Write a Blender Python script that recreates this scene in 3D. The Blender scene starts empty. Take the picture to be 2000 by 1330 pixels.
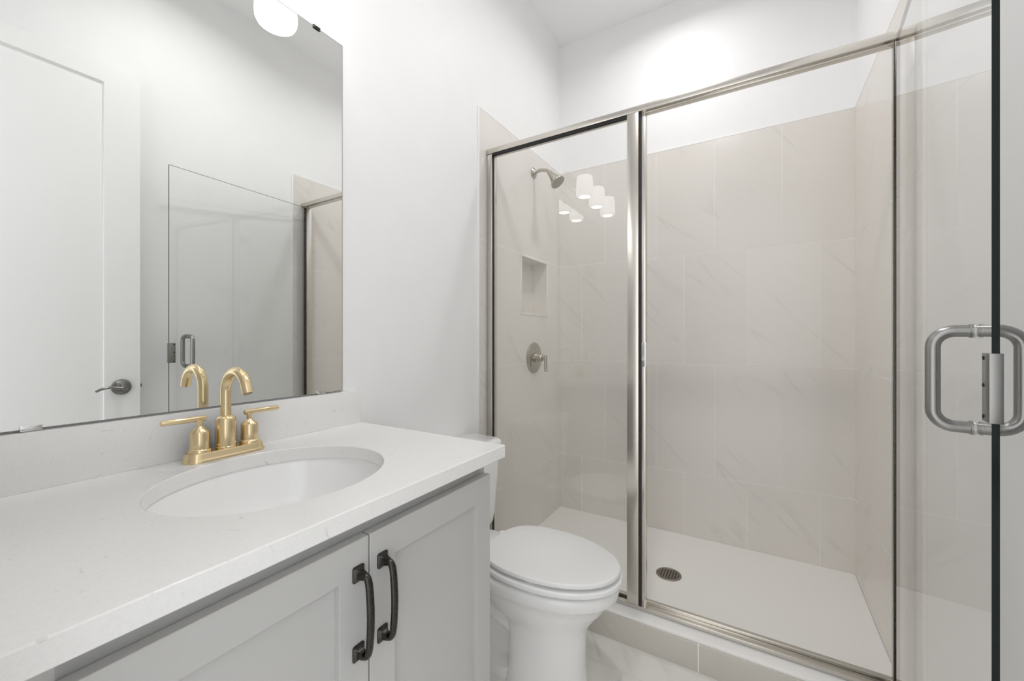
import bpy, bmesh, math
from mathutils import Vector, Matrix
PI = math.pi
sc = bpy.context.scene
COL = sc.collection

# ---------------------------------------------------------------- camera, world, exposure
H = 1.155                       # lens height
CAMX = 1.1163
cam_d = bpy.data.cameras.new('camera')
cam = bpy.data.objects.new('camera', cam_d); COL.objects.link(cam)
cam.location = (CAMX, 0.0, H)
cam.rotation_euler = (PI/2, 0, math.radians(31.131))
cam_d.sensor_fit = 'HORIZONTAL'; cam_d.sensor_width = 36.0
cam_d.lens = 795.11/2000*36.0
cam_d.shift_y = -3.39/2000
cam_d.clip_start = 0.01; cam_d.clip_end = 60
sc.camera = cam

world = bpy.data.worlds.new('doorway_fill'); sc.world = world
world.use_nodes = True
bg = world.node_tree.nodes['Background']
bg.inputs['Color'].default_value = (0.97, 0.985, 1.0, 1)
bg.inputs['Strength'].default_value = 1.25  # even white glow added as fill through the doorway, source unseen

sc.view_settings.view_transform = 'Standard'
sc.view_settings.look = 'None'
sc.view_settings.gamma = 1.0
sc.view_settings.use_curve_mapping = False
sc.view_settings.exposure = 0.45
cy = sc.cycles
cy.max_bounces = 16; cy.diffuse_bounces = 10; cy.glossy_bounces = 8
cy.transmission_bounces = 8; cy.transparent_max_bounces = 16
cy.caustics_reflective = False; cy.caustics_refractive = False
cy.sample_clamp_indirect = 4.0
cy.use_denoising = True

LAMP_SHADE = 1.9        # glow of the frosted vanity shades
LAMP_DOWN_SHOWER = 3.3  # watts, recessed downlight over the shower
LAMP_FILL_ROOM = 4.9    # watts, unseen downlight added over the floor as overhead fill

# ---------------------------------------------------------------- room constants (metres)
W, YB, ZC = 1.5116, 2.461, 3.071     # width, back wall, ceiling
YF = 0.03                            # inner face of the doorway wall
TILE_TOP, TILE_Y0 = 2.235, 1.54
T = 0.006                            # tile thickness proud of the paint

# ---------------------------------------------------------------- materials
def new_mat(name):
    m = bpy.data.materials.new(name); m.use_nodes = True
    nt = m.node_tree
    return m, nt, nt.nodes['Principled BSDF']

def node(nt, t, **kw):
    n = nt.nodes.new(t)
    for k, v in kw.items():
        setattr(n, k, v)
    return n

def simple(name, col, rough=0.5, metal=0.0, noise=0.0, scale=30, coat=0.0, spec=0.5, bump=0.0):
    m, nt, b = new_mat(name)
    b.inputs['Base Color'].default_value = (*col, 1)
    b.inputs['Roughness'].default_value = rough
    b.inputs['Metallic'].default_value = metal
    b.inputs['Coat Weight'].default_value = coat
    b.inputs['Specular IOR Level'].default_value = spec
    tc = node(nt, 'ShaderNodeTexCoord')
    nz = node(nt, 'ShaderNodeTexNoise'); nz.inputs['Scale'].default_value = scale
    nz.inputs['Detail'].default_value = 4
    nt.links.new(tc.outputs['Object'], nz.inputs['Vector'])
    if noise:
        r = node(nt, 'ShaderNodeValToRGB')
        r.color_ramp.elements[0].position = 0.3; r.color_ramp.elements[1].position = 0.7
        r.color_ramp.elements[0].color = (*[c*(1-noise) for c in col], 1)
        r.color_ramp.elements[1].color = (*[min(1, c*(1+noise)) for c in col], 1)
        nt.links.new(nz.outputs['Fac'], r.inputs['Fac'])
        nt.links.new(r.outputs['Color'], b.inputs['Base Color'])
    if bump:
        bp = node(nt, 'ShaderNodeBump'); bp.inputs['Strength'].default_value = bump
        bp.inputs['Distance'].default_value = 0.001
        nt.links.new(nz.outputs['Fac'], bp.inputs['Height'])
        nt.links.new(bp.outputs['Normal'], b.inputs['Normal'])
    return m

def marble_color(nt, vec, base, dark, vein, vscale=2.2, vamt=0.5, tone=1.2):
    """soft cloudy stone colour with thin wandering veins -> colour socket"""
    n1 = node(nt, 'ShaderNodeTexNoise'); n1.inputs['Scale'].default_value = tone
    n1.inputs['Detail'].default_value = 5; n1.inputs['Roughness'].default_value = 0.55
    nt.links.new(vec, n1.inputs['Vector'])
    r1 = node(nt, 'ShaderNodeValToRGB')
    r1.color_ramp.elements[0].position = 0.34; r1.color_ramp.elements[1].position = 0.66
    r1.color_ramp.elements[0].color = (*dark, 1); r1.color_ramp.elements[1].color = (*base, 1)
    nt.links.new(n1.outputs['Fac'], r1.inputs['Fac'])
    # veins run diagonally: long along the slant, thin across it
    cb = node(nt, 'ShaderNodeCombineXYZ')
    for k, d in enumerate(((0.09, -0.11, 0.015), (0.05, 0.06, -0.12), (0.80, 0.66, 0.72))):
        dp = node(nt, 'ShaderNodeVectorMath', operation='DOT_PRODUCT'); dp.inputs[1].default_value = d
        nt.links.new(vec, dp.inputs[0]); nt.links.new(dp.outputs['Value'], cb.inputs[k])
    mk = node(nt, 'ShaderNodeTexNoise'); mk.inputs['Scale'].default_value = 4.2; mk.inputs['Detail'].default_value = 2
    nt.links.new(vec, mk.inputs['Vector'])
    mr = node(nt, 'ShaderNodeMapRange'); mr.inputs['From Min'].default_value = 0.46; mr.inputs['From Max'].default_value = 0.66
    nt.links.new(mk.outputs['Fac'], mr.inputs['Value'])
    n2 = node(nt, 'ShaderNodeTexNoise'); n2.inputs['Scale'].default_value = vscale
    n2.inputs['Detail'].default_value = 3; n2.inputs['Roughness'].default_value = 0.4
    n2.inputs['Distortion'].default_value = 0.12
    nt.links.new(cb.outputs[0], n2.inputs['Vector'])
    r2 = node(nt, 'ShaderNodeValToRGB')
    e = r2.color_ramp.elements
    e[0].position = 0.475; e[0].color = (0, 0, 0, 1)
    e[1].position = 0.525; e[1].color = (0, 0, 0, 1)
    m = e.new(0.50); m.color = (1, 1, 1, 1)
    nt.links.new(n2.outputs['Fac'], r2.inputs['Fac'])
    mul = node(nt, 'ShaderNodeMath', operation='MULTIPLY'); mul.inputs[1].default_value = vamt
    nt.links.new(r2.outputs['Color'], mul.inputs[0])
    mu2 = node(nt, 'ShaderNodeMath', operation='MULTIPLY')
    nt.links.new(mul.outputs[0], mu2.inputs[0]); nt.links.new(mr.outputs['Result'], mu2.inputs[1])
    mix = node(nt, 'ShaderNodeMix', data_type='RGBA')
    nt.links.new(mu2.outputs[0], mix.inputs['Factor'])
    nt.links.new(r1.outputs['Color'], mix.inputs['A'])
    mix.inputs['B'].default_value = (*vein, 1)
    return mix.outputs['Result']

def tile_mat(name, axes, bw, bh, base, dark, vein, grout, rough=0.2, off=0.5, u0=0.0, v0=0.0, mortar=0.0021, vamt=0.42, vscale=6.0):
    m, nt, b = new_mat(name)
    tc = node(nt, 'ShaderNodeTexCoord')
    sx = node(nt, 'ShaderNodeSeparateXYZ'); nt.links.new(tc.outputs['Object'], sx.inputs[0])
    cu = node(nt, 'ShaderNodeCombineXYZ')
    for k, (ax, o) in enumerate(zip(axes, (u0, v0))):
        ad = node(nt, 'ShaderNodeMath', operation='ADD'); ad.inputs[1].default_value = o
        nt.links.new(sx.outputs[ax], ad.inputs[0]); nt.links.new(ad.outputs[0], cu.inputs[k])
    br = node(nt, 'ShaderNodeTexBrick')
    br.offset = off; br.offset_frequency = 2; br.squash = 1.0
    br.inputs['Scale'].default_value = 1.0
    br.inputs['Mortar Size'].default_value = mortar
    br.inputs['Mortar Smooth'].default_value = 0.15
    br.inputs['Brick Width'].default_value = bw
    br.inputs['Row Height'].default_value = bh
    br.inputs['Bias'].default_value = 0.0
    nt.links.new(cu.outputs[0], br.inputs['Vector'])
    br.inputs['Color1'].default_value = (1, 1, 1, 1)
    br.inputs['Color2'].default_value = (0.965, 0.965, 0.965, 1)
    col = marble_color(nt, tc.outputs['Object'], base, dark, vein, vamt=vamt, vscale=vscale)
    mulc = node(nt, 'ShaderNodeMix', data_type='RGBA', blend_type='MULTIPLY')
    mulc.inputs['Factor'].default_value = 1.0
    nt.links.new(col, mulc.inputs['A']); nt.links.new(br.outputs['Color'], mulc.inputs['B'])
    mg = node(nt, 'ShaderNodeMix', data_type='RGBA')
    nt.links.new(br.outputs['Fac'], mg.inputs['Factor'])
    nt.links.new(mulc.outputs['Result'], mg.inputs['A']); mg.inputs['B'].default_value = (*grout, 1)
    nt.links.new(mg.outputs['Result'], b.inputs['Base Color'])
    rr = node(nt, 'ShaderNodeMapRange'); rr.inputs['To Min'].default_value = rough; rr.inputs['To Max'].default_value = 0.8
    nt.links.new(br.outputs['Fac'], rr.inputs['Value']); nt.links.new(rr.outputs['Result'], b.inputs['Roughness'])
    bp = node(nt, 'ShaderNodeBump', invert=True); bp.inputs['Strength'].default_value = 0.6
    bp.inputs['Distance'].default_value = 0.002
    nt.links.new(br.outputs['Fac'], bp.inputs['Height']); nt.links.new(bp.outputs['Normal'], b.inputs['Normal'])
    return m

def glass_mat(name, tint, ior=1.5, refl=(1, 1, 1)):
    """clear sheet glass: reflects by Fresnel on the side the ray enters, lets the rest straight through with a slight tint"""
    m = bpy.data.materials.new(name); m.use_nodes = True
    nt = m.node_tree; nt.nodes.clear()
    out = node(nt, 'ShaderNodeOutputMaterial')
    fr = node(nt, 'ShaderNodeFresnel'); fr.inputs['IOR'].default_value = ior
    geo = node(nt, 'ShaderNodeNewGeometry')
    # two surfaces of a pane: 2R/(1+R)
    a = node(nt, 'ShaderNodeMath', operation='MULTIPLY'); a.inputs[1].default_value = 2.0
    b = node(nt, 'ShaderNodeMath', operation='ADD'); b.inputs[1].default_value = 1.0
    d = node(nt, 'ShaderNodeMath', operation='DIVIDE')
    nt.links.new(fr.outputs[0], a.inputs[0]); nt.links.new(fr.outputs[0], b.inputs[0])
    nt.links.new(a.outputs[0], d.inputs[0]); nt.links.new(b.outputs[0], d.inputs[1])
    inv = node(nt, 'ShaderNodeMath', operation='SUBTRACT'); inv.inputs[0].default_value = 1.0
    nt.links.new(geo.outputs['Backfacing'], inv.inputs[1])
    fac = node(nt, 'ShaderNodeMath', operation='MULTIPLY')
    nt.links.new(d.outputs[0], fac.inputs[0]); nt.links.new(inv.outputs[0], fac.inputs[1])
    tr = node(nt, 'ShaderNodeBsdfTransparent'); tr.inputs['Color'].default_value = (*tint, 1)
    gl = node(nt, 'ShaderNodeBsdfGlossy'); gl.inputs['Roughness'].default_value = 0.0
    gl.inputs['Color'].default_value = (*refl, 1)
    mx = node(nt, 'ShaderNodeMixShader')
    nt.links.new(fac.outputs[0], mx.inputs[0]); nt.links.new(tr.outputs[0], mx.inputs[1]); nt.links.new(gl.outputs[0], mx.inputs[2])
    nt.links.new(mx.outputs[0], out.inputs['Surface'])
    return m

def metal(name, col, rough, brushed=0.0, stretch=(1, 1, 60)):
    m, nt, b = new_mat(name)
    b.inputs['Base Color'].default_value = (*col, 1)
    b.inputs['Metallic'].default_value = 1.0
    tc = node(nt, 'ShaderNodeTexCoord')
    mp = node(nt, 'ShaderNodeMapping'); mp.inputs['Scale'].default_value = stretch
    nz = node(nt, 'ShaderNodeTexNoise'); nz.inputs['Scale'].default_value = 18; nz.inputs['Detail'].default_value = 3
    nt.links.new(tc.outputs['Object'], mp.inputs['Vector']); nt.links.new(mp.outputs[0], nz.inputs['Vector'])
    rr = node(nt, 'ShaderNodeMapRange')
    rr.inputs['To Min'].default_value = max(0.02, rough - brushed); rr.inputs['To Max'].default_value = rough + brushed
    nt.links.new(nz.outputs['Fac'], rr.inputs['Value']); nt.links.new(rr.outputs['Result'], b.inputs['Roughness'])
    return m

TB, TD, TV, TG = (0.80, 0.772, 0.732), (0.77, 0.738, 0.698), (0.62, 0.59, 0.555), (0.87, 0.855, 0.83)
M = {}
M['paint'] = simple('wall_paint', (0.88, 0.88, 0.885), 0.55, noise=0.008, scale=8, bump=0.03)
M['ceiling'] = simple('ceiling_paint', (0.90, 0.90, 0.905), 0.7, noise=0.008, scale=8)
M['door'] = simple('door_paint', (0.87, 0.87, 0.865), 0.35, noise=0.006, scale=6)
M['tile_back'] = tile_mat('wall_tile_back', (0, 2), 0.305, 0.61, TB, TD, TV, TG, v0=10*0.61 - TILE_TOP)
M['tile_side'] = tile_mat('wall_tile_side', (1, 2), 1.22, 0.61, TB, TD, TV, TG, off=0.0, u0=-1.30, v0=10*0.61 - TILE_TOP)
M['tile_curb'] = tile_mat('curb_tile', (0, 2), 0.61, 0.4, (0.66, 0.635, 0.585), (0.58, 0.555, 0.505), (0.46, 0.44, 0.40), TG, off=0.0, u0=-0.94+0.61, v0=0.2, vamt=0.6)
M['floor'] = tile_mat('floor_marble_tile', (0, 1), 0.61, 0.305, (0.86, 0.845, 0.82), (0.80, 0.785, 0.76), (0.62, 0.60, 0.57), (0.72, 0.70, 0.67), u0=0.2, v0=0.12, vamt=0.75, vscale=5.0, rough=0.18)
M['trim'] = simple('white_edge_trim', (0.82, 0.815, 0.79), 0.3, noise=0.01)
M['porcelain'] = simple('white_porcelain', (0.88, 0.88, 0.875), 0.08, noise=0.004, scale=5, coat=0.3)
M['seat'] = simple('white_seat_plastic', (0.87, 0.87, 0.865), 0.18, noise=0.004, scale=5)
M['pan'] = simple('white_acrylic_pan', (0.88, 0.87, 0.85), 0.42, noise=0.012, scale=180, bump=0.12)
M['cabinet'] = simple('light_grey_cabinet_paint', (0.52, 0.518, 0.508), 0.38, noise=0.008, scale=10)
M['cabinet_shaded'] = simple('grey_cabinet_paint_shaded', (0.40, 0.398, 0.39), 0.5, noise=0.01)  # cabinet paint darkened: shade under the overhang and behind the doors, in the colour
M['nickel'] = metal('brushed_nickel', (0.68, 0.65, 0.60), 0.22, 0.015)
M['nickel_h'] = metal('brushed_nickel_rail', (0.66, 0.63, 0.58), 0.22, 0.0, (1, 1, 1))
M['satin'] = metal('satin_nickel_tube', (0.31, 0.307, 0.297), 0.31, 0.0)
M['shower_nickel'] = metal('warm_nickel_fitting', (0.47, 0.44, 0.38), 0.22, 0.03)
M['chrome'] = metal('chrome', (0.75, 0.75, 0.74), 0.08, 0.01)
M['gold'] = metal('brushed_gold', (0.80, 0.645, 0.395), 0.2, 0.03)
M['gunmetal'] = metal('dark_pewter', (0.06, 0.058, 0.053), 0.27, 0.05)
M['lever'] = metal('dark_nickel_lever', (0.24, 0.235, 0.225), 0.2, 0.03)
M['drain'] = metal('aged_drain_metal', (0.33, 0.30, 0.26), 0.4, 0.06)
M['black'] = simple('black_rubber', (0.012, 0.012, 0.012), 0.6, noise=0.1)
M['dark'] = simple('painted_gap_shade', (0.03, 0.028, 0.025), 0.7, noise=0.1)  # near-black colour painted for shade in the post gap and drain
M['glass'] = glass_mat('clear_shower_glass', (0.992, 0.996, 0.993))
M['glass_edge'] = simple('glass_edge_dark_green', (0.006, 0.012, 0.011), 0.3, noise=0.1, spec=0.25)
M['silver'] = metal('mirror_silver', (0.90, 0.915, 0.90), 0.0, 0.0)
M['mirror_edge'] = simple('mirror_cut_edge', (0.22, 0.225, 0.22), 0.3, noise=0.05)

def quartz():
    m, nt, b = new_mat('white_quartz')
    tc = node(nt, 'ShaderNodeTexCoord')
    n1 = node(nt, 'ShaderNodeTexNoise'); n1.inputs['Scale'].default_value = 260; n1.inputs['Detail'].default_value = 2
    n2 = node(nt, 'ShaderNodeTexNoise'); n2.inputs['Scale'].default_value = 45; n2.inputs['Detail'].default_value = 6
    n2.inputs['Distortion'].default_value = 1.2
    for n in (n1, n2): nt.links.new(tc.outputs['Object'], n.inputs['Vector'])
    r1 = node(nt, 'ShaderNodeValToRGB'); e = r1.color_ramp.elements
    e[0].position = 0.40; e[0].color = (0.83, 0.826, 0.815, 1); e[1].position = 0.56; e[1].color = (0.85, 0.846, 0.836, 1)
    nt.links.new(n1.outputs['Fac'], r1.inputs['Fac'])
    r2 = node(nt, 'ShaderNodeValToRGB'); e = r2.color_ramp.elements
    e[0].position = 0.66; e[0].color = (0, 0, 0, 1); e[1].position = 0.72; e[1].color = (0.42, 0.42, 0.42, 1)
    nt.links.new(n2.outputs['Fac'], r2.inputs['Fac'])
    mx = node(nt, 'ShaderNodeMix', data_type='RGBA')
    nt.links.new(r2.outputs['Color'], mx.inputs['Factor']); nt.links.new(r1.outputs['Color'], mx.inputs['A'])
    mx.inputs['B'].default_value = (0.58, 0.575, 0.565, 1)
    nt.links.new(mx.outputs['Result'], b.inputs['Base Color'])
    b.inputs['Roughness'].default_value = 0.22
    return m
M['quartz'] = quartz()

def shade_mat():
    m, nt, b = new_mat('lit_frosted_glass')
    b.inputs['Base Color'].default_value = (0.85, 0.85, 0.84, 1)
    b.inputs['Roughness'].default_value = 0.35
    tc = node(nt, 'ShaderNodeTexCoord')
    nz = node(nt, 'ShaderNodeTexNoise'); nz.inputs['Scale'].default_value = 25
    nt.links.new(tc.outputs['Object'], nz.inputs['Vector'])
    rr = node(nt, 'ShaderNodeMapRange'); rr.inputs['To Min'].default_value = LAMP_SHADE*0.95; rr.inputs['To Max'].default_value = LAMP_SHADE*1.05
    nt.links.new(nz.outputs['Fac'], rr.inputs['Value'])
    b.inputs['Emission Color'].default_value = (1.0, 0.985, 0.97, 1)
    nt.links.new(rr.outputs['Result'], b.inputs['Emission Strength'])
    return m
M['shade'] = shade_mat()
def lens_mat():
    m, nt, b = new_mat('lit_downlight_lens')
    b.inputs['Base Color'].default_value = (0.9, 0.9, 0.9, 1)
    b.inputs['Emission Color'].default_value = (1.0, 0.97, 0.93, 1)
    b.inputs['Emission Strength'].default_value = 4.0
    return m
M['lens'] = lens_mat()

# ---------------------------------------------------------------- mesh helpers
def box(bm, lo, hi, bevel=0.0, seg=2, mi=0):
    x0, y0, z0 = lo; x1, y1, z1 = hi
    vs = [bm.verts.new(p) for p in ((x0,y0,z0),(x1,y0,z0),(x1,y1,z0),(x0,y1,z0),(x0,y0,z1),(x1,y0,z1),(x1,y1,z1),(x0,y1,z1))]
    fs = [bm.faces.new([vs[i] for i in q]) for q in ((0,3,2,1),(4,5,6,7),(0,1,5,4),(1,2,6,5),(2,3,7,6),(3,0,4,7))]
    for f in fs: f.material_index = mi
    if bevel > 0:
        es = list({e for f in fs for e in f.edges})
        r = bmesh.ops.bevel(bm, geom=es, offset=bevel, segments=seg, profile=0.5, affect='EDGES', clamp_overlap=True)
        for f in r['faces']: f.material_index = mi
    return fs

def loft(bm, rings, cap0=True, cap1=True, mi=0, closed=True):
    vr = [[bm.verts.new(p) for p in r] for r in rings]
    n = len(vr[0])
    for a, b in zip(vr, vr[1:]):
        for i in range(n if closed else n-1):
            j = (i+1) % n
            f = bm.faces.new((a[i], a[j], b[j], b[i])); f.material_index = mi
    if cap0: bm.faces.new(list(reversed(vr[0]))).material_index = mi
    if cap1: bm.faces.new(vr[-1]).material_index = mi
    return vr

def lathe(bm, prof, origin=(0,0,0), axis='Z', n=32, cap0=True, cap1=True, mi=0):
    """prof: list of (radius, height) revolved about axis through origin"""
    o = Vector(origin); rings = []
    for r, h in prof:
        ring = []
        for i in range(n):
            a = 2*PI*i/n; c, s = r*math.cos(a), r*math.sin(a)
            p = {'Z': (c, s, h), 'X': (h, c, s), 'Y': (s, h, c)}[axis] if isinstance(axis, str) else None
            if p is None:
                z = Vector(axis).normalized(); x = z.orthogonal().normalized(); y = z.cross(x)
                p = x*c + y*s + z*h
            ring.append(o + Vector(p))
        rings.append(ring)
    return loft(bm, rings, cap0, cap1, mi)

def smooth_path(pts, sub=6):
    """Catmull-Rom through pts"""
    P = [Vector(p) for p in pts]; out = []
    for i in range(len(P)-1):
        p0 = P[max(i-1, 0)]; p1 = P[i]; p2 = P[i+1]; p3 = P[min(i+2, len(P)-1)]
        for k in range(sub):
            t = k/sub
            out.append(0.5*((2*p1) + (p2-p0)*t + (2*p0-5*p1+4*p2-p3)*t*t + (-p0+3*p1-3*p2+p3)*t**3))
    out.append(P[-1]); return out

def tube(bm, pts, rad, n=20, cap=True, mi=0, flat=None):
    P = [Vector(p) for p in pts]
    R = rad if isinstance(rad, (list, tuple)) else [rad]*len(P)
    tang = []
    for i in range(len(P)):
        a = P[max(i-1, 0)]; b = P[min(i+1, len(P)-1)]
        tang.append((b-a).normalized())
    nrm = tang[0].orthogonal().normalized()
    if flat is not None:
        nrm = (Vector(flat) - tang[0]*Vector(flat).dot(tang[0])).normalized()
    rings = []
    for i, p in enumerate(P):
        t = tang[i]
        nrm = (nrm - t*nrm.dot(t)).normalized(); bi = t.cross(nrm)
        ra, rb = R[i] if isinstance(R[i], (list, tuple)) else (R[i], R[i])
        rings.append([p + nrm*math.cos(2*PI*k/n)*ra + bi*math.sin(2*PI*k/n)*rb for k in range(n)])
    return loft(bm, rings, cap, cap, mi)

def link(name, bm, mats, parent=None, angle=35, bevel=None):
    me = bpy.data.meshes.new(name)
    bmesh.ops.recalc_face_normals(bm, faces=bm.faces)
    bm.to_mesh(me); bm.free()
    for m in (mats if isinstance(mats, (list, tuple)) else [mats]): me.materials.append(m)
    for p in me.polygons: p.use_smooth = True
    me.set_sharp_from_angle(angle=math.radians(angle))
    o = bpy.data.objects.new(name, me); COL.objects.link(o)
    if parent is not None:
        o.parent = parent
        o.matrix_parent_inverse = Matrix.Identity(4)
        # meshes are modelled in room coordinates; keep them there under a placed parent
        o.location = -world_loc(parent)
    if bevel:
        b = o.modifiers.new('soft_edges', 'BEVEL'); b.width = bevel; b.segments = 2; b.limit_method = 'ANGLE'; b.angle_limit = math.radians(40)
    return o

def world_loc(o):
    v = Vector(o.location)
    while o.parent: o = o.parent; v += Vector(o.location)
    return v

def thing(name, loc, label, cat, group=None, kind=None):
    o = bpy.data.objects.new(name, None); COL.objects.link(o)
    o.empty_display_size = 0.05; o.location = loc
    tag(o, label, cat, group, kind); return o

def tag(o, label=None, cat=None, group=None, kind=None):
    if label: o['label'] = label
    if cat: o['category'] = cat
    if group: o['group'] = group
    if kind: o['kind'] = kind
    return o

def B(): return bmesh.new()
def boxes(name, lst, mats, parent=None, bevel=0.0, seg=2, angle=35):
    bm = B()
    for lo, hi in lst: box(bm, lo, hi, bevel, seg)
    return link(name, bm, mats, parent, angle)

def frame(bm, x0, x1, y0, y1, z0, z1, sa, sb, rb, rt):
    """rectangular frame with an opening, in one skin (no joint lines)"""
    out = [(y0, z0), (y1, z0), (y1, z1), (y0, z1)]
    inn = [(y0+sa, z0+rb), (y1-sb, z0+rb), (y1-sb, z1-rt), (y0+sa, z1-rt)]
    L = [[bm.verts.new((x, y, z)) for y, z in q] for x, q in ((x0, out), (x1, out), (x1, inn), (x0, inn))]
    for k in range(4):
        a, b = L[k], L[(k+1) % 4]
        for i in range(4):
            j = (i+1) % 4; bm.faces.new((a[i], a[j], b[j], b[i]))

def egg(xb, xf, hw, cyy, z, n=72, pb=2.8, pf=2.0, split=0.45):
    """toilet-shaped outline: blunt rear, rounded front; axis along X"""
    xm = xb + (xf-xb)*split; pts = []
    for i in range(n):
        a = 2*PI*i/n; c, s = math.cos(a), math.sin(a)
        p = pf if c >= 0 else pb
        rx = (xf-xm) if c >= 0 else (xm-xb)
        pts.append(Vector((xm + rx*math.copysign(abs(c)**(2/p), c), cyy + hw*math.copysign(abs(s)**(2/p), s), z)))
    return pts

def rrect(cx, cyy, hx, hy, r, z, n=8):
    pts = []
    for qx, qy, a0 in ((1,1,0),(-1,1,PI/2),(-1,-1,PI),(1,-1,1.5*PI)):
        for k in range(n+1):
            a = a0 + PI/2*k/n
            pts.append(Vector((cx + qx*(hx-r) + r*math.cos(a), cyy + qy*(hy-r) + r*math.sin(a), z)))
    return pts

# ================================================================ the setting
NY0, NY1, NZ0, NZ1 = 1.930, 2.262, 1.290, 1.622     # recessed niche in the left wall
o = boxes('floor', [((-0.12, -1.2, -0.1), (W+0.12, YB+0.12, 0.0))], M['floor'])
tag(o, 'white marble tile floor in front of the shower curb', 'floor', kind='structure')
o = boxes('ceiling', [((-0.12, -0.09, ZC), (W+0.12, YB+0.12, ZC+0.1))], M['ceiling'])
tag(o, 'plain white ceiling', 'ceiling', kind='structure')

def holed(x0, x1, ya, yb, za, zb):
    return [((x0, ya, za), (x1, NY0, zb)), ((x0, NY1, za), (x1, yb, zb)),
            ((x0, NY0, za), (x1, NY1, NZ0)), ((x0, NY0, NZ1), (x1, NY1, zb))]
wl = boxes('wall_left', holed(-0.12, 0.0, YF-0.12, YB+0.12, 0, ZC), M['paint'])
tag(wl, 'white painted wall behind the vanity mirror and toilet', 'wall', kind='structure')
tag(boxes('tile_cladding', holed(0.0, T, TILE_Y0+0.006, YB, 0.03, TILE_TOP), M['tile_side'], wl), 'beige stone-look wall tiles under the shower head')
boxes('tile_edge_trim', [((0.0, TILE_Y0-0.004, 0.0), (T+0.002, TILE_Y0+0.006, TILE_TOP+0.003)), ((0.0, TILE_Y0+0.006, TILE_TOP), (T+0.001, YB, TILE_TOP+0.003))], M['trim'], wl, 0.0012)
bm = B(); D = 0.092
box(bm, (-D-0.01, NY0, NZ0), (-D, NY1, NZ1))
box(bm, (-D, NY0, NZ0), (0, NY0+0.008, NZ1)); box(bm, (-D, NY1-0.008, NZ0), (0, NY1, NZ1))
box(bm, (-D, NY0+0.008, NZ0), (0, NY1-0.008, NZ0+0.008)); box(bm, (-D, NY0+0.008, NZ1-0.008), (0, NY1-0.008, NZ1))
link('niche_lining', bm, M['tile_side'], wl)
boxes('niche_frame', [((0, NY0, NZ0), (T+0.003, NY0+0.011, NZ1)), ((0, NY1-0.011, NZ0), (T+0.003, NY1, NZ1)),
                      ((0, NY0+0.011, NZ0), (T+0.003, NY1-0.011, NZ0+0.011)), ((0, NY0+0.011, NZ1-0.011), (T+0.003, NY1-0.011, NZ1))], M['trim'], wl, 0.001)

wb = boxes('wall_back', [((0, YB, 0), (W, YB+0.12, ZC))], M['paint'])
tag(wb, 'back wall of the shower, tiled below and painted white above', 'wall', kind='structure')
boxes('tile_cladding', [((T, YB-T, 0.03), (W-T, YB, TILE_TOP))], M['tile_back'], wb)
boxes('tile_edge_trim', [((T, YB-T-0.001, TILE_TOP), (W-T, YB, TILE_TOP+0.003))], M['trim'], wb)

wr = boxes('wall_right', [((W, YF-0.12, 0), (W+0.12, YB+0.12, ZC))], M['paint'])
tag(wr, 'right wall behind the open glass shower door', 'wall', kind='structure')
boxes('tile_cladding', [((W-T, TILE_Y0+0.006, 0.03), (W, YB-T, TILE_TOP))], M['tile_side'], wr)
boxes('tile_edge_trim', [((W-T-0.002, TILE_Y0-0.004, 0.0), (W, TILE_Y0+0.006, TILE_TOP+0.003)), ((W-T-0.001, TILE_Y0+0.006, TILE_TOP), (W, YB, TILE_TOP+0.003))], M['trim'], wr, 0.0012)

DX0, DX1, DZ1 = 0.69, 1.445, 2.42        # doorway the photograph is taken from
wf = boxes('wall_front', [((0, YF-0.12, 0), (DX0, YF, ZC)), ((DX1, YF-0.12, 0), (W, YF, ZC)), ((DX0, YF-0.12, DZ1), (DX1, YF, ZC))], M['paint'])
tag(wf, 'white wall with the doorway, behind the viewer', 'wall', kind='structure')

# entry door, swung open against the right wall (seen in the mirror)
LX0, LX1, LY0, LY1, LZ0, LZ1 = 1.447, 1.482, YF+0.005, 0.755, 0.012, 2.410
ST, RT, RB = 0.128, 0.082, 0.20
bm = B(); frame(bm, LX0, LX1, LY0, LY1, LZ0, LZ1, ST, ST, RB, RT)
d1 = link('door_1', bm, M['door'], bevel=0.0015)
tag(d1, 'tall white one-panel entry door standing open, seen in the mirror', 'door', kind='structure')
boxes('door_panel', [((LX0+0.010, LY0+ST, LZ0+RB), (LX1-0.010, LY1-ST, LZ1-RT))], M['door'], d1)
HY, HZ = 0.686, 0.929
bm = B()
lathe(bm, [(0.036, 0.0), (0.0365, -0.003), (0.034, -0.008), (0.024, -0.013), (0.015, -0.016), (0.0115, -0.03), (0.0115, -0.052), (0.009, -0.056)], (LX0, HY, HZ), 'X', 36)
ro = link('door_rosette', bm, M['lever'], d1); tag(ro, 'dark nickel rosette')
bm = B()
pth = smooth_path([(LX0-0.048, HY+0.004, HZ), (LX0-0.052, HY-0.02, HZ+0.001), (LX0-0.054, HY-0.05, HZ+0.006), (LX0-0.056, HY-0.078, HZ+0.002), (LX0-0.058, HY-0.10, HZ-0.008)], 6)
tube(bm, pth, [(0.0085-0.0035*i/(len(pth)-1), 0.006-0.0015*i/(len(pth)-1)) for i in range(len(pth))], 16)
link('door_lever', bm, M['lever'], d1)
boxes('door_latch', [((LX0+0.008, LY1, HZ-0.028), (LX0+0.027, LY1+0.0015, HZ+0.028)), ((LX0+0.011, LY1, HZ-0.008), (LX0+0.022, LY1+0.009, HZ+0.008))], M['lever'], d1)

# ================================================================ shower pan and curb
PZ = 0.0545
bm = B()
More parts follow.
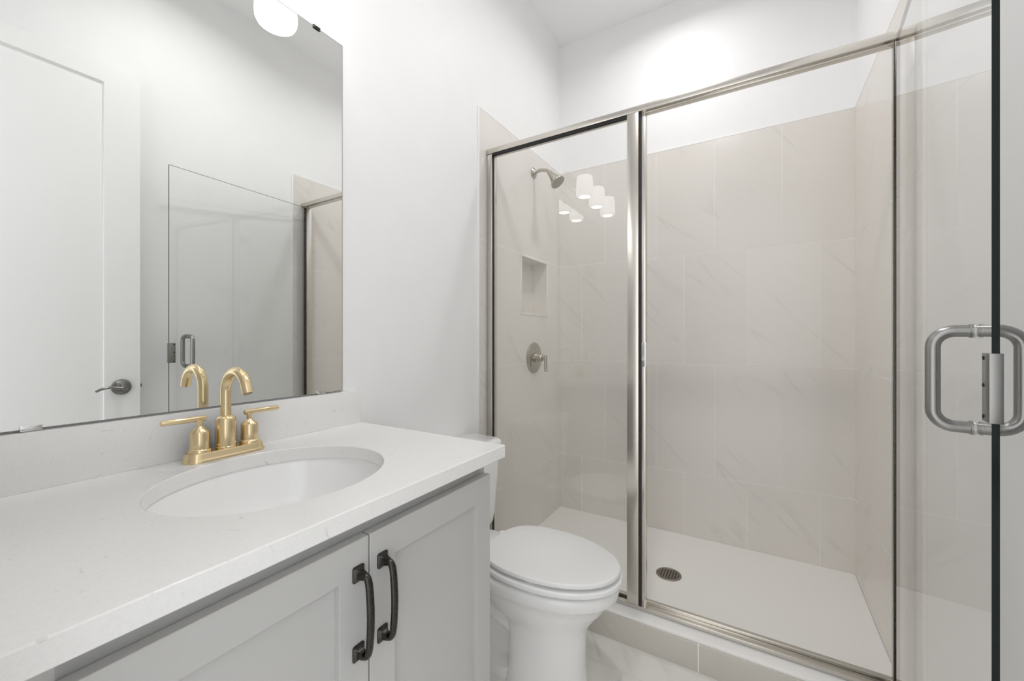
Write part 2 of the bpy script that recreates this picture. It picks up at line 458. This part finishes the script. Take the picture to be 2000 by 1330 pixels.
# floor slab with raised front threshold, one cross-section along Y swept along X
prof = [(TILE_Y0+0.008, 0.0), (TILE_Y0+0.008, 0.094), (TILE_Y0+0.012, 0.1025), (TILE_Y0+0.022, 0.106), (1.668, 0.107), (1.682, 0.103), (1.690, 0.092), (1.697, 0.066), (1.708, 0.057), (1.74, PZ-0.001), (2.01, PZ-0.006), (YB-T-0.001, PZ+0.001), (YB-T-0.001, 0.0)]
loft(bm, [[Vector((x, y, z)) for y, z in prof] for x in (T+0.001, W-T-0.001)])
pan = thing('shower_pan', (0.75, 1.54, 0), 'white shower floor pan with raised front threshold', 'shower pan')
link('pan_body', bm, M['pan'], pan)
DC = Vector((0.758, 2.016, PZ-0.0055))
bm = B()
lathe(bm, [(0.056, -0.002), (0.056, 0.0025), (0.053, 0.004), (0.046, 0.004), (0.044, 0.002), (0.044, -0.002)], DC, 'Z', 40)
dr = link('drain_ring', bm, M['drain'], pan)
bm = B()
lathe(bm, [(0.0435, -0.001), (0.0435, 0.0012)], DC, 'Z', 32)
link('drain_well_shade', bm, M['dark'], dr)  # flat dark disc, shade below the grate put into its colour
bm = B()
for k in range(-4, 5):
    y = k*0.0098; h = math.sqrt(max(0, 0.0435**2 - y*y))
    box(bm, (DC.x-h, DC.y+y-0.0017, DC.z+0.0012), (DC.x+h, DC.y+y+0.0017, DC.z+0.004))
for k in range(-3, 4):
    x = k*0.0122; h = math.sqrt(max(0, 0.0435**2 - x*x))
    box(bm, (DC.x+x-0.0022, DC.y-h, DC.z+0.0012), (DC.x+x+0.0022, DC.y+h, DC.z+0.0042))
link('drain_grate', bm, M['drain'], dr)

curb = boxes('shower_curb', [((0.0, TILE_Y0-0.002, 0.0), (W, TILE_Y0+0.0075, 0.096))], M['tile_curb'], None, 0.001)
tag(curb, 'low greige marble-tiled curb face along the shower front', 'curb')

# ================================================================ shower enclosure (frame, fixed pane, open door)
enc = thing('shower_enclosure', (0.75, 1.62, 0.107), 'brushed nickel framed glass shower enclosure with its door swung open', 'shower enclosure')
Y0, Y1 = 1.600, 1.650
HZ0, HZ1 = 2.0335, 2.058
tk = 0.1065
bm = B()
box(bm, (T+0.001, Y0, HZ0), (W-T-0.001, Y1, HZ1), 0.002)
box(bm, (0.745, Y0+0.012, HZ0-0.007), (1.461, Y0+0.030, HZ0), 0.001)
link('header_rail', bm, M['nickel_h'], enc)
bm = B()
box(bm, (T+0.001, Y0, tk), (W-T-0.001, Y1, tk+0.016), 0.0015)
box(bm, (T+0.001, Y0+0.030, tk+0.016), (W-T-0.001, Y1-0.004, tk+0.028), 0.002)
link('bottom_track', bm, M['nickel_h'], enc)
boxes('wall_jamb', [((T+0.001, Y0+0.004, tk+0.016), (0.036, Y1-0.004, HZ0))], M['nickel'], enc, 0.0015)
boxes('wall_jamb', [((1.462, Y0+0.006, tk+0.016), (W-T-0.001, Y1-0.004, HZ0))], M['nickel'], enc, 0.0015)
bm = B()
box(bm, (0.676, Y0, tk+0.016), (0.721, Y1, HZ0), 0.002)
box(bm, (0.722, Y0+0.014, tk+0.016), (0.7445, Y1-0.006, HZ0), 0.0015)
post = link('post', bm, M['nickel'], enc)
boxes('post_gap_shade', [((0.7205, Y0+0.008, tk+0.016), (0.7285, Y0+0.0145, HZ0))], M['dark'], post)  # solid dark strip standing in for the shaded gap beside the post
boxes('strike_plate', [((0.731, Y0+0.008, 1.047), (0.747, Y0+0.0141, 1.142)), ((0.7445, Y0+0.008, 1.050), (0.7475, Y0+0.030, 1.139))], M['chrome'], enc, 0.0008)
bm = B()
fs = box(bm, (0.030, 1.621, tk+0.018), (0.690, 1.629, HZ0))
for f in bm.faces:
    f.material_index = 0 if abs(f.normal.y) > 0.5 or abs(sum((v.co.y for v in f.verts))/4 - 1.625) > 0.003 else 1
link('fixed_glass_panel', bm, [M['glass'], M['glass_edge']], enc)
boxes('glazing_seal', [((0.036, Y0+0.004, HZ0-0.0085), (0.676, 1.620, HZ0)), ((0.036, Y0+0.010, tk+0.016), (0.0395, 1.620, HZ0-0.0085))], M['black'], enc)

# the door: a pane from the right jamb out toward the viewer
HGX, HGY, FRX, FRY = 1.463, 1.597, 1.406, 0.8516
dv = Vector((FRX-HGX, FRY-HGY, 0)); DL = dv.length; du = dv.normalized(); dn = Vector((du.y, -du.x, 0))   # dn points toward the room (-X)
if dn.x > 0: dn = -dn
def dpt(s, t, z): return Vector((HGX, HGY, 0)) + du*s + dn*t + Vector((0, 0, z))
GT = 0.004; DZ0, DZT = 0.137, 2.023
def dbox(bm, s0, s1, t0, t1, z0, z1, bevel=0.0):
    b2 = bmesh.new(); box(b2, (s0, t0, z0), (s1, t1, z1), bevel)
    vm = {v: bm.verts.new(dpt(v.co.x, v.co.y, v.co.z)) for v in b2.verts}
    for f in b2.faces: bm.faces.new([vm[v] for v in f.verts])
    b2.free()
bm = B(); dbox(bm, 0.0, DL, -GT, GT, DZ0, DZT)
bm.normal_update()
for f in bm.faces:
    f.material_index = 0 if abs(f.normal.dot(dn)) > 0.9 else 1
sd = link('shower_door', bm, [M['glass'], M['glass_edge']], enc); tag(sd, 'clear frameless glass shower door swung open')
bm = B(); dbox(bm, -0.010, 0.004, -GT-0.003, GT+0.003, DZ0, DZT, 0.001)
link('hinge_strip', bm, M['gunmetal'], sd)
hs = (Vector((1.412, 0.9326, 0)) - Vector((HGX, HGY, 0))).dot(du)
def dloop(sign):
    bm = B(); r = 0.0095; off = 0.0485; zt, zb = 1.1675, 1.0135; R = 0.026
    P = [dpt(hs, sign*GT, zt)]
    P.append(dpt(hs, sign*(off-R), zt))
    for k in range(1, 9):
        a = PI/2*k/8; P.append(dpt(hs, sign*(off-R+R*math.sin(a)), zt-R+R*math.cos(a)))
    P.append(dpt(hs, sign*off, (zt+zb)/2))
    for k in range(0, 9):
        a = PI/2*k/8; P.append(dpt(hs, sign*(off-R+R*math.cos(a)), zb+R-R*math.sin(a)))
    P.append(dpt(hs, sign*GT, zb))
    tube(bm, P, r, 24)
    for z in (zt, zb):
        for a, b in ((GT, GT+0.0035),):
            lathe(bm, [(0.0112, a), (0.0112, b-0.001), (0.0104, b)], dpt(hs, 0, z), tuple(dn*sign), 24)
    return bm
link('door_pull', dloop(1), M['satin'], sd); link('door_pull', dloop(-1), M['satin'], sd)
bm = B()
dbox(bm, DL-0.026, DL+0.003, GT, GT+0.003, 1.034, 1.134, 0.0006)
dbox(bm, DL-0.026, DL+0.003, -GT-0.003, -GT, 1.034, 1.134, 0.0006)
dbox(bm, DL+0.0005, DL+0.0035, -GT-0.003, GT+0.003, 1.034, 1.134, 0.0006)
for z in (1.127, 1.087, 1.041):
    lathe(bm, [(0.0032, 0.0), (0.0032, 0.0008), (0.002, 0.0012)], dpt(DL-0.020, GT+0.003, z), tuple(dn), 12, mi=1)
link('door_latch_strip', bm, [M['satin'], M['gunmetal']], sd)

# ================================================================ shower fittings on the left wall
sh = thing('showerhead', (T, 2.077, 2.10), 'brushed nickel bell-shaped shower head on its bent arm', 'shower head')
SZ = 2.112
bm = B(); lathe(bm, [(0.030, 0.0), (0.0305, 0.003), (0.027, 0.008), (0.016, 0.013), (0.0125, 0.017)], (T, 2.077, SZ), 'X', 32)
link('wall_flange', bm, M['shower_nickel'], sh)
hd = Vector((0.62, 0.0, -0.785)).normalized()
E0 = Vector((0.112, 2.077, SZ-0.022))
bm = B()
pth = smooth_path([(T+0.01, 2.077, SZ), (0.045, 2.077, SZ+0.006), (0.075, 2.077, SZ+0.003), (0.098, 2.077, SZ-0.008), tuple(E0)], 6)
tube(bm, pth, 0.0098, 20)
link('shower_arm', bm, M['shower_nickel'], sh)
bm = B()
lathe(bm, [(0.013, -0.006), (0.0155, 0.0), (0.0165, 0.010), (0.0155, 0.016), (0.019, 0.024), (0.024, 0.038), (0.029, 0.052), (0.036, 0.064), (0.0415, 0.071), (0.043, 0.077), (0.0415, 0.081)], E0, tuple(hd), 36)
hb = link('bell', bm, M['shower_nickel'], sh)
bm = B()
lathe(bm, [(0.039, 0.0805), (0.038, 0.0825), (0.02, 0.0835)], E0, tuple(hd), 32)
link('spray_face', bm, M['drain'], hb)

va = thing('shower_valve', (T, 2.083, 1.046), 'round brushed nickel shower valve plate with a downward lever', 'shower valve')
V0 = (T, 2.083, 1.046)
bm = B(); lathe(bm, [(0.088, 0.0), (0.0885, 0.003), (0.085, 0.007), (0.070, 0.011), (0.045, 0.0135), (0.028, 0.0145)], V0, 'X', 48)
link('escutcheon', bm, M['shower_nickel'], va)
bm = B(); lathe(bm, [(0.027, 0.010), (0.027, 0.026), (0.0235, 0.030), (0.0235, 0.050), (0.020, 0.056), (0.010, 0.060), (0.0085, 0.078)], V0, 'X', 32)
link('valve_stem', bm, M['shower_nickel'], va)
bm = B(); tube(bm, [(0.083, 2.083, 1.060), (0.083, 2.083, 1.04), (0.083, 2.083, 0.966)], 0.0085, 20)
link('valve_lever', bm, M['shower_nickel'], va)

# ================================================================ vanity
VX, DFX = 0.525, 0.545            # face frame and door faces
VY0, VY1 = 0.034, 0.842
CT, CB = 0.886, 0.855             # countertop top and underside
DT, DB = 0.819, 0.118             # doors top and bottom
van = thing('vanity_cabinet', (0.0, 0.44, 0), 'light grey two-door shaker vanity cabinet under the quartz top', 'cabinet')
bm = B()
box(bm, (0.002, VY0, 0.10), (0.020, VY1, CB-0.002))                         # back
box(bm, (0.020, VY1-0.018, 0.0), (VX, VY1, CB-0.002))                       # right side
box(bm, (0.020, VY0, 0.0), (VX, VY0+0.018, CB-0.002))                       # left side
box(bm, (0.020, VY0+0.018, 0.10), (VX, VY1-0.018, 0.118))                   # bottom
box(bm, (VX-0.02, VY0+0.018, 0.10), (VX, 0.110, CB-0.002))                  # filler by the doorway wall
box(bm, (0.44, VY0+0.018, 0.0), (0.455, VY1-0.018, 0.10))                   # toe kick
link('cabinet_body', bm, M['cabinet'], van)
boxes('top_rail', [((VX-0.02, 0.110, 0.76), (VX, VY1-0.018, CB-0.002))], M['cabinet_shaded'], van)
boxes('center_stile', [((VX-0.02, 0.455, 0.118), (VX, 0.488, 0.76))], M['cabinet_shaded'], van)

def shaker(y0, y1):
    st, rl = 0.057, 0.058
    bm = B()
    x0, x1 = VX+0.0005, DFX
    frame(bm, x0, x1, y0, y1, DB, DT, st, st, rl, rl)
    d = link('cabinet_door', bm, M['cabinet'], van, bevel=0.0012)
    boxes('door_panel', [((x0+0.002, y0+st-0.004, DB+rl-0.004), (x1-0.011, y1-st+0.004, DT-rl+0.004))], M['cabinet'], d)
    return d
dR = shaker(0.4735, 0.840); dL = shaker(0.107, 0.4705)

def pull(yc, door):
    zt, zb = 0.7635, 0.6325
    bm = B()
    for z, s in ((zt, 1), (zb, -1)):
        # flared square foot
        r = []
        for x, h, v in ((DFX, 0.0115, 0.0135), (DFX+0.002, 0.0115, 0.0135), (DFX+0.0045, 0.0085, 0.0105), (DFX+0.009, 0.0058, 0.007), (DFX+0.016, 0.0052, 0.006)):
            r.append([Vector((x, p.x, p.y)) for p in rrect(yc, z, h, v, min(h, v)*0.35, 0, 4)])
        loft(bm, r)
    pts = [(DFX+0.010, yc, zt), (DFX+0.019, yc, zt+0.001), (DFX+0.026, yc, zt-0.007), (DFX+0.0295, yc, zt-0.028), (DFX+0.0315, yc, (zt+zb)/2),
           (DFX+0.0295, yc, zb+0.028), (DFX+0.026, yc, zb+0.007), (DFX+0.019, yc, zb-0.001), (DFX+0.010, yc, zb)]
    P = smooth_path(pts, 6); n = len(P)
    tube(bm, P, [(0.0048 + 0.0004*math.sin(PI*i/(n-1)), 0.0055+0.0016*math.sin(PI*i/(n-1))) for i in range(n)], 16, flat=(1, 0, 0))
    return link('door_pull', bm, M['gunmetal'], door)
pull(0.449, dL); pull(0.500, dR)

# countertop with an oval cut-out
SX, SY, SA, SB = 0.292, 0.460, 0.210, 0.186
top = thing('countertop', (0.28, 0.45, CB), 'white speckled quartz countertop with oval sink cutout', 'countertop')
bm = B()
RX0, RX1, RY0, RY1 = 0.0015, 0.5677, YF+0.001, 0.8757
angs = sorted([2*PI*k/96 for k in range(96)] + [math.atan2(y-SY, x-SX) % (2*PI) for x in (RX0, RX1) for y in (RY0, RY1)])
def rim_pt(a, z):
    c, s = math.cos(a), math.sin(a)
    r = 1/math.sqrt((c/SB)**2 + (s/SA)**2); return Vector((SX + r*c, SY + r*s, z))
def rect_pt(a, z):
    c, s = math.cos(a), math.sin(a); t = 1e9
    if c > 1e-9: t = min(t, (RX1-SX)/c)
    if c < -1e-9: t = min(t, (RX0-SX)/c)
    if s > 1e-9: t = min(t, (RY1-SY)/s)
    if s < -1e-9: t = min(t, (RY0-SY)/s)
    return Vector((SX + t*c, SY + t*s, z))
loops = [[rim_pt(a, CB) for a in angs], [rim_pt(a, CT) for a in angs], [rect_pt(a, CT) for a in angs], [rect_pt(a, CB) for a in angs]]
vr = [[bm.verts.new(p) for p in l] for l in loops]
n = len(angs)
for k in range(4):
    a, b = vr[k], vr[(k+1) % 4]
    for i in range(n):
        j = (i+1) % n; bm.faces.new((a[i], a[j], b[j], b[i]))
link('countertop_slab', bm, M['quartz'], top, bevel=0.0018)
tag(boxes('backsplash', [((0.0015, YF+0.001, CT), (0.020, 0.8717, 0.990))], M['quartz'], None, 0.0012), 'low white quartz backsplash strip under the mirror, behind the faucet', 'backsplash')

# undermount sink
sk = thing('sink', (SX, SY, 0.70), 'white oval undermount sink basin below the counter', 'sink')
def ell(ka, kb, z, n=72): return [Vector((SX + kb*math.cos(2*PI*i/n), SY + ka*math.sin(2*PI*i/n), z)) for i in range(n)]
bm = B()
a, b = SA, SB
loft(bm, [ell(a+0.026, b+0.024, CB-0.0005), ell(a+0.004, b+0.004, CB-0.0005), ell(a+0.001, b+0.001, CB-0.006), ell(a-0.006, b-0.006, CB-0.03), ell(a-0.018, b-0.018, CB-0.07),
          ell(a-0.045, b-0.042, CB-0.105), ell(a-0.09, b-0.08, CB-0.128), ell(a-0.15, b-0.13, CB-0.140), ell(0.024, 0.024, CB-0.143)], False, True)
loft(bm, [ell(a+0.026, b+0.024, CB-0.0005), ell(a+0.026, b+0.024, CB-0.012), ell(a+0.006, b+0.006, CB-0.02), ell(a-0.008, b-0.008, CB-0.07), ell(a-0.04, b-0.036, CB-0.115), ell(a-0.1, b-0.09, CB-0.142), ell(0.03, 0.03, CB-0.155)], False, True)
bmesh.ops.remove_doubles(bm, verts=bm.verts, dist=1e-5)
link('basin', bm, M['porcelain'], sk)
bm = B(); lathe(bm, [(0.031, -0.001), (0.031, 0.002), (0.027, 0.0035), (0.022, 0.002), (0.016, 0.004), (0.004, 0.005)], (SX, SY, CB-0.1425), 'Z', 32)
link('sink_drain', bm, M['gold'], sk)

# faucet
FX, FY = 0.062, 0.464
fa = thing('faucet', (FX, FY, CT), 'brushed gold two-handle gooseneck faucet behind the sink', 'faucet')
def stad(hx, hy, z): return rrect(FX, FY, hx, hy, hx*0.98, z, 10)
bm = B()
loft(bm, [stad(0.0275, 0.0835, CT), stad(0.0275, 0.0835, CT+0.003), stad(0.0262, 0.0822, CT+0.0055), stad(0.0245, 0.0805, CT+0.008), stad(0.0235, 0.0790, CT+0.017), stad(0.0220, 0.0775, CT+0.0195)])
link('base_plate', bm, M['gold'], fa)
zb = CT+0.0195
bm = B(); lathe(bm, [(0.0215, 0.0), (0.0215, 0.003), (0.0205, 0.004), (0.0205, 0.063), (0.0195, 0.067), (0.0150, 0.071), (0.0115, 0.073)], (FX, FY, zb), 'Z', 36)
link('spout_collar', bm, M['gold'], fa)
bm = B()
ra = 0.0475; zc = 1.0335
P = [(FX, FY, zb+0.070), (FX, FY, 1.0), (FX, FY, zc)]
for k in range(1, 17):
    an = PI - (PI*0.87)*k/16; P.append((FX + ra + ra*math.cos(an), FY, zc + ra*math.sin(an)))
an = PI*0.13
P.append((FX + ra + ra*math.cos(an) + 0.019*math.sin(an), FY, zc + ra*math.sin(an) - 0.019*math.cos(an)))
tube(bm, P, 0.0108, 28)
sp = link('spout', bm, M['gold'], fa)
end = Vector(P[-1]); dirv = Vector((math.sin(an), 0, -math.cos(an)))
bm = B(); lathe(bm, [(0.0088, 0.0), (0.0088, 0.0006)], end, tuple(dirv), 24)
link('aerator', bm, M['drain'], sp)
for s in (-1, 1):
    hy = FY + s*0.0515
    bm = B()
    lathe(bm, [(0.0215, 0.0), (0.0215, 0.005), (0.0205, 0.0065), (0.0182, 0.0080), (0.0182, 0.0430), (0.0170, 0.0460), (0.0085, 0.0530), (0.0060, 0.0560), (0.0056, 0.0640), (0.0080, 0.0690), (0.0080, 0.0720)], (FX, hy, zb), 'Z', 32)
    hb = link('faucet_handle', bm, M['gold'], fa)
    bm = B()
    z = zb + 0.0735
    tube(bm, [(FX, hy - s*0.012, z), (FX, hy - s*0.011, z), (FX, hy + s*0.03, z), (FX, hy + s*0.067, z), (FX, hy + s*0.069, z)], [0.0045, 0.0060, 0.0060, 0.0058, 0.0045], 16)
    link('handle_lever', bm, M['gold'], hb)

# ================================================================ mirror and vanity light
MY0, MY1, MZ0, MZ1 = 0.053, 0.815, 0.9925, 2.070
mi = thing('wall_mirror', (0.0, 0.44, MZ0), 'large frameless rectangular wall mirror above the backsplash', 'mirror')
bm = B(); box(bm, (0.0005, MY0, MZ0), (0.0055, MY1, MZ1)); bm.normal_update()
ff = [f for f in bm.faces if f.normal.x > 0.9]
for f in bm.faces: f.material_index = 1
r = bmesh.ops.inset_region(bm, faces=ff, thickness=0.0028)
ff[0].material_index = 0
for f in r['faces']: f.material_index = 1
link('mirror_glass', bm, [M['silver'], M['mirror_edge']], mi)
for yc in (0.178, 0.742):
    boxes('mirror_clip', [((0.0, yc-0.0135, 0.9905), (0.0085, yc+0.0135, 0.9925)), ((0.0056, yc-0.0135, 0.9925), (0.0085, yc+0.0135, 1.0005))], M['chrome'], mi, 0.0006)
for yc in (0.150, 0.727):
    tag(boxes('mirror_clip', [((0.0, yc-0.011, MZ1), (0.009, yc+0.011, MZ1+0.003)), ((0.0056, yc-0.011, MZ1-0.006), (0.009, yc+0.011, MZ1))], M['gunmetal'], mi, 0.0006), 'dark metal top clip')

vl = thing('vanity_light', (0.0, 0.44, 2.22), 'three-shade vanity light bar mounted above the mirror', 'light fixture')
bm = B()
box(bm, (0.0, 0.16, 2.185), (0.022, 0.72, 2.285), 0.004)
link('back_plate', bm, M['nickel_h'], vl)
for yc in (0.20, 0.44, 0.68):
    bm = B()
    tube(bm, smooth_path([(0.02, yc, 2.250), (0.06, yc, 2.268), (0.11, yc, 2.277), (0.132, yc, 2.266), (0.132, yc, 2.240)], 5), 0.007, 14)
    lathe(bm, [(0.012, 0.020), (0.030, 0.016), (0.034, 0.0), (0.034, -0.006)], (0.132, yc, 2.233), 'Z', 28)
    ar = link('lamp_arm', bm, M['nickel'], vl)
    bm = B()
    z0 = 2.094
    lathe(bm, [(0.034, 0.142), (0.047, 0.137), (0.0525, 0.125), (0.0540, 0.10), (0.0560, 0.055), (0.0570, 0.030), (0.0560, 0.016), (0.0505, 0.005), (0.0415, 0.0005), (0.0375, 0.002), (0.048, 0.009), (0.0530, 0.020), (0.0535, 0.05), (0.0505, 0.117), (0.042, 0.131), (0.02, 0.136)], (0.132, yc, z0), 'Z', 40)
    s_ = link('lamp_shade', bm, M['shade'], vl)
    bm = B()
    lathe(bm, [(0.010, 0.138), (0.013, 0.10), (0.024, 0.080), (0.027, 0.060), (0.022, 0.040), (0.010, 0.032)], (0.132, yc, z0), 'Z', 24)
    link('bulb', bm, M['shade'], s_)

def downlight(x, y, watts, label):
    t = thing('recessed_downlight', (x, y, ZC), label, 'ceiling light', 'recessed ceiling downlights')
    bm = B(); lathe(bm, [(0.090, 0.0), (0.090, -0.004), (0.075, -0.006), (0.066, -0.003), (0.066, 0.0)], (x, y, ZC), 'Z', 40)
    link('trim_ring', bm, M['trim'], t)
    bm = B(); lathe(bm, [(0.066, -0.0012), (0.066, -0.0022)], (x, y, ZC), 'Z', 32)
    link('lens', bm, M['lens'], t)
    ld = bpy.data.lights.new('downlight_lamp', 'AREA'); ld.shape = 'DISK'; ld.size = 0.13; ld.spread = math.radians(156); ld.energy = watts
    ld.color = (1.0, 0.985, 0.97)
    lo = bpy.data.objects.new('downlight_lamp', ld); COL.objects.link(lo); lo.location = (0, 0, -0.008); lo.parent = t
downlight(0.74, 1.98, LAMP_DOWN_SHOWER, 'round recessed ceiling downlight above the shower')
downlight(0.85, 0.90, LAMP_FILL_ROOM, 'unseen recessed downlight added above the bathroom floor as fill')

# ================================================================ toilet
TY = 1.256
to = thing('toilet', (0.35, TY, 0), 'white elongated two-piece toilet between vanity and shower', 'toilet')
bm = B()
S = [(0.396, .262, .733, .172, 2.6), (0.400, .268, .727, .165, 2.6), ]
rings = [egg(.285, .700, .135, TY, .3745), egg(.262, .738, .165, TY, .374), egg(.255, .744, .170, TY, .369), egg(.255, .744, .171, TY, .358), egg(.255, .740, .168, TY, .338),
         egg(.258, .729, .159, TY, .328), egg(.262, .716, .150, TY, .316), egg(.27, .700, .141, TY, .292), egg(.285, .682, .134, TY, .272), egg(.31, .662, .120, TY, .245), egg(.345, .646, .107, TY, .222, split=.5),
         egg(.375, .637, .100, TY, .200, split=.48, pb=4), egg(.385, .634, .098, TY, .16, split=.46, pb=5), egg(.385, .634, .098, TY, .08, split=.46, pb=5), egg(.380, .638, .101, TY, .03, split=.46, pb=5), egg(.376, .641, .104, TY, 0.0, split=.46, pb=5)]
loft(bm, rings)
# rear body, deck and foot
loft(bm, [rrect(.235, TY, .165, .088, .04, 0.0), rrect(.24, TY, .165, .086, .04, 0.035), rrect(.25, TY, .15, .042, .03, .05), rrect(.26, TY, .14, .040, .03, .22), rrect(.24, TY, .17, .085, .05, .30), rrect(.20, TY, .165, .110, .05, .345), rrect(.185, TY, .160, .118, .05, .365), rrect(.185, TY, .158, .116, .05, .380), rrect(.185, TY, .152, .110, .05, .384)])
# exposed trapway bulge on both sides
for s in (-1, 1):
    P = smooth_path([(.46, TY+s*.050, .150), (.40, TY+s*.054, .178), (.33, TY+s*.058, .205), (.26, TY+s*.058, .215), (.20, TY+s*.055, .18), (.165, TY+s*.052, .11), (.15, TY+s*.048, .03)], 5)
    tube(bm, P, [0.030]*len(P), 16)
link('toilet_bowl', bm, M['porcelain'], to, 50)
def slab(z0, z1, xb, xf, hw, r, dome=0.0, mat='seat', name='seat', split=.44):
    bm = B()
    rings = [egg(xb+r, xf-r, hw-r, TY, z0, split=split)]
    for k in range(1, 5):
        a = PI/2*k/4; rings.append(egg(xb+r*(1-math.sin(a)), xf-r*(1-math.sin(a)), hw-r*(1-math.sin(a)), TY, z0+r*(1-math.cos(a)), split=split))
    for k in range(0, 5):
        a = PI/2*k/4; rings.append(egg(xb+r*(1-math.cos(a)), xf-r*(1-math.cos(a)), hw-r*(1-math.cos(a)), TY, z1-r+r*math.sin(a), split=split))
    if dome:
        for k in (0.75, 0.5, 0.25, 0.08):
            cxm = xb + (xf-xb)*split
            rings.append([Vector((cxm + (p.x-cxm)*k, TY + (p.y-TY)*k, z1 + dome*(1-k*k))) for p in egg(xb+r, xf-r, hw-r, TY, 0, split=split)])
    loft(bm, rings); return link(name, bm, M[mat], to, 50)
slab(.3840, .4015, .286, .754, .1730, .0046, name='toilet_seat')
slab(.4105, .4260, .288, .747, .1665, .0042, dome=0.004, name='toilet_lid')
for s in (-1, 1):
    bm = B(); lathe(bm, [(0.014, 0.0), (0.014, 0.020), (0.011, 0.025), (0.004, 0.027)], (0.270, TY+s*0.075, .3835), 'Z', 20)
    link('hinge_cap', bm, M['seat'], to)
for (x, y) in ((.70, 0), (.52, -.150), (.52, .150), (.36, -.115), (.36, .115)):
    boxes('seat_bumper', [((x-.008, TY+y-.006, .3735), (x+.008, TY+y+.006, .3845))], M['seat'], to)
    boxes('lid_bumper', [((x-.014, TY+y*0.97-.006, .4010), (x+.002, TY+y*0.97+.006, .4110))], M['seat'], to)
# tank
TX0, TX1, TH = 0.012, 0.190, 0.195
bm = B()
loft(bm, [rrect((TX0+TX1)/2-.004, TY, .070, TH-.045, .03, .384), rrect((TX0+TX1)/2-.002, TY, .079, TH-.026, .032, .402), rrect((TX0+TX1)/2-.001, TY, .082, TH-.020, .032, .44), rrect((TX0+TX1)/2, TY, .0885, TH-.004, .034, .62), rrect((TX0+TX1)/2, TY, .089, TH, .034, .700)])
link('toilet_tank', bm, M['porcelain'], to, 50)
bm = B()
cxm = (TX0+TX1)/2+.001
loft(bm, [rrect(cxm, TY, .089, TH, .036, .700), rrect(cxm+.002, TY, .0955, TH+.008, .04, .703), rrect(cxm+.002, TY, .097, TH+.010, .04, .712), rrect(cxm+.002, TY, .0965, TH+.0095, .04, .726), rrect(cxm+.002, TY, .092, TH+.005, .04, .734), rrect(cxm+.002, TY, .082, TH-.005, .035, .738)])
link('tank_lid', bm, M['porcelain'], to, 50)
bm = B()
lathe(bm, [(0.014, 0.0), (0.014, 0.004), (0.008, 0.008), (0.007, 0.018)], (TX1-0.001, TY-0.135, .655), 'X', 20)
tube(bm, smooth_path([(TX1+.016, TY-.135, .655), (TX1+.020, TY-.11, .652), (TX1+.020, TY-.07, .644)], 5), 0.006, 12)
link('flush_lever', bm, M['chrome'], to)
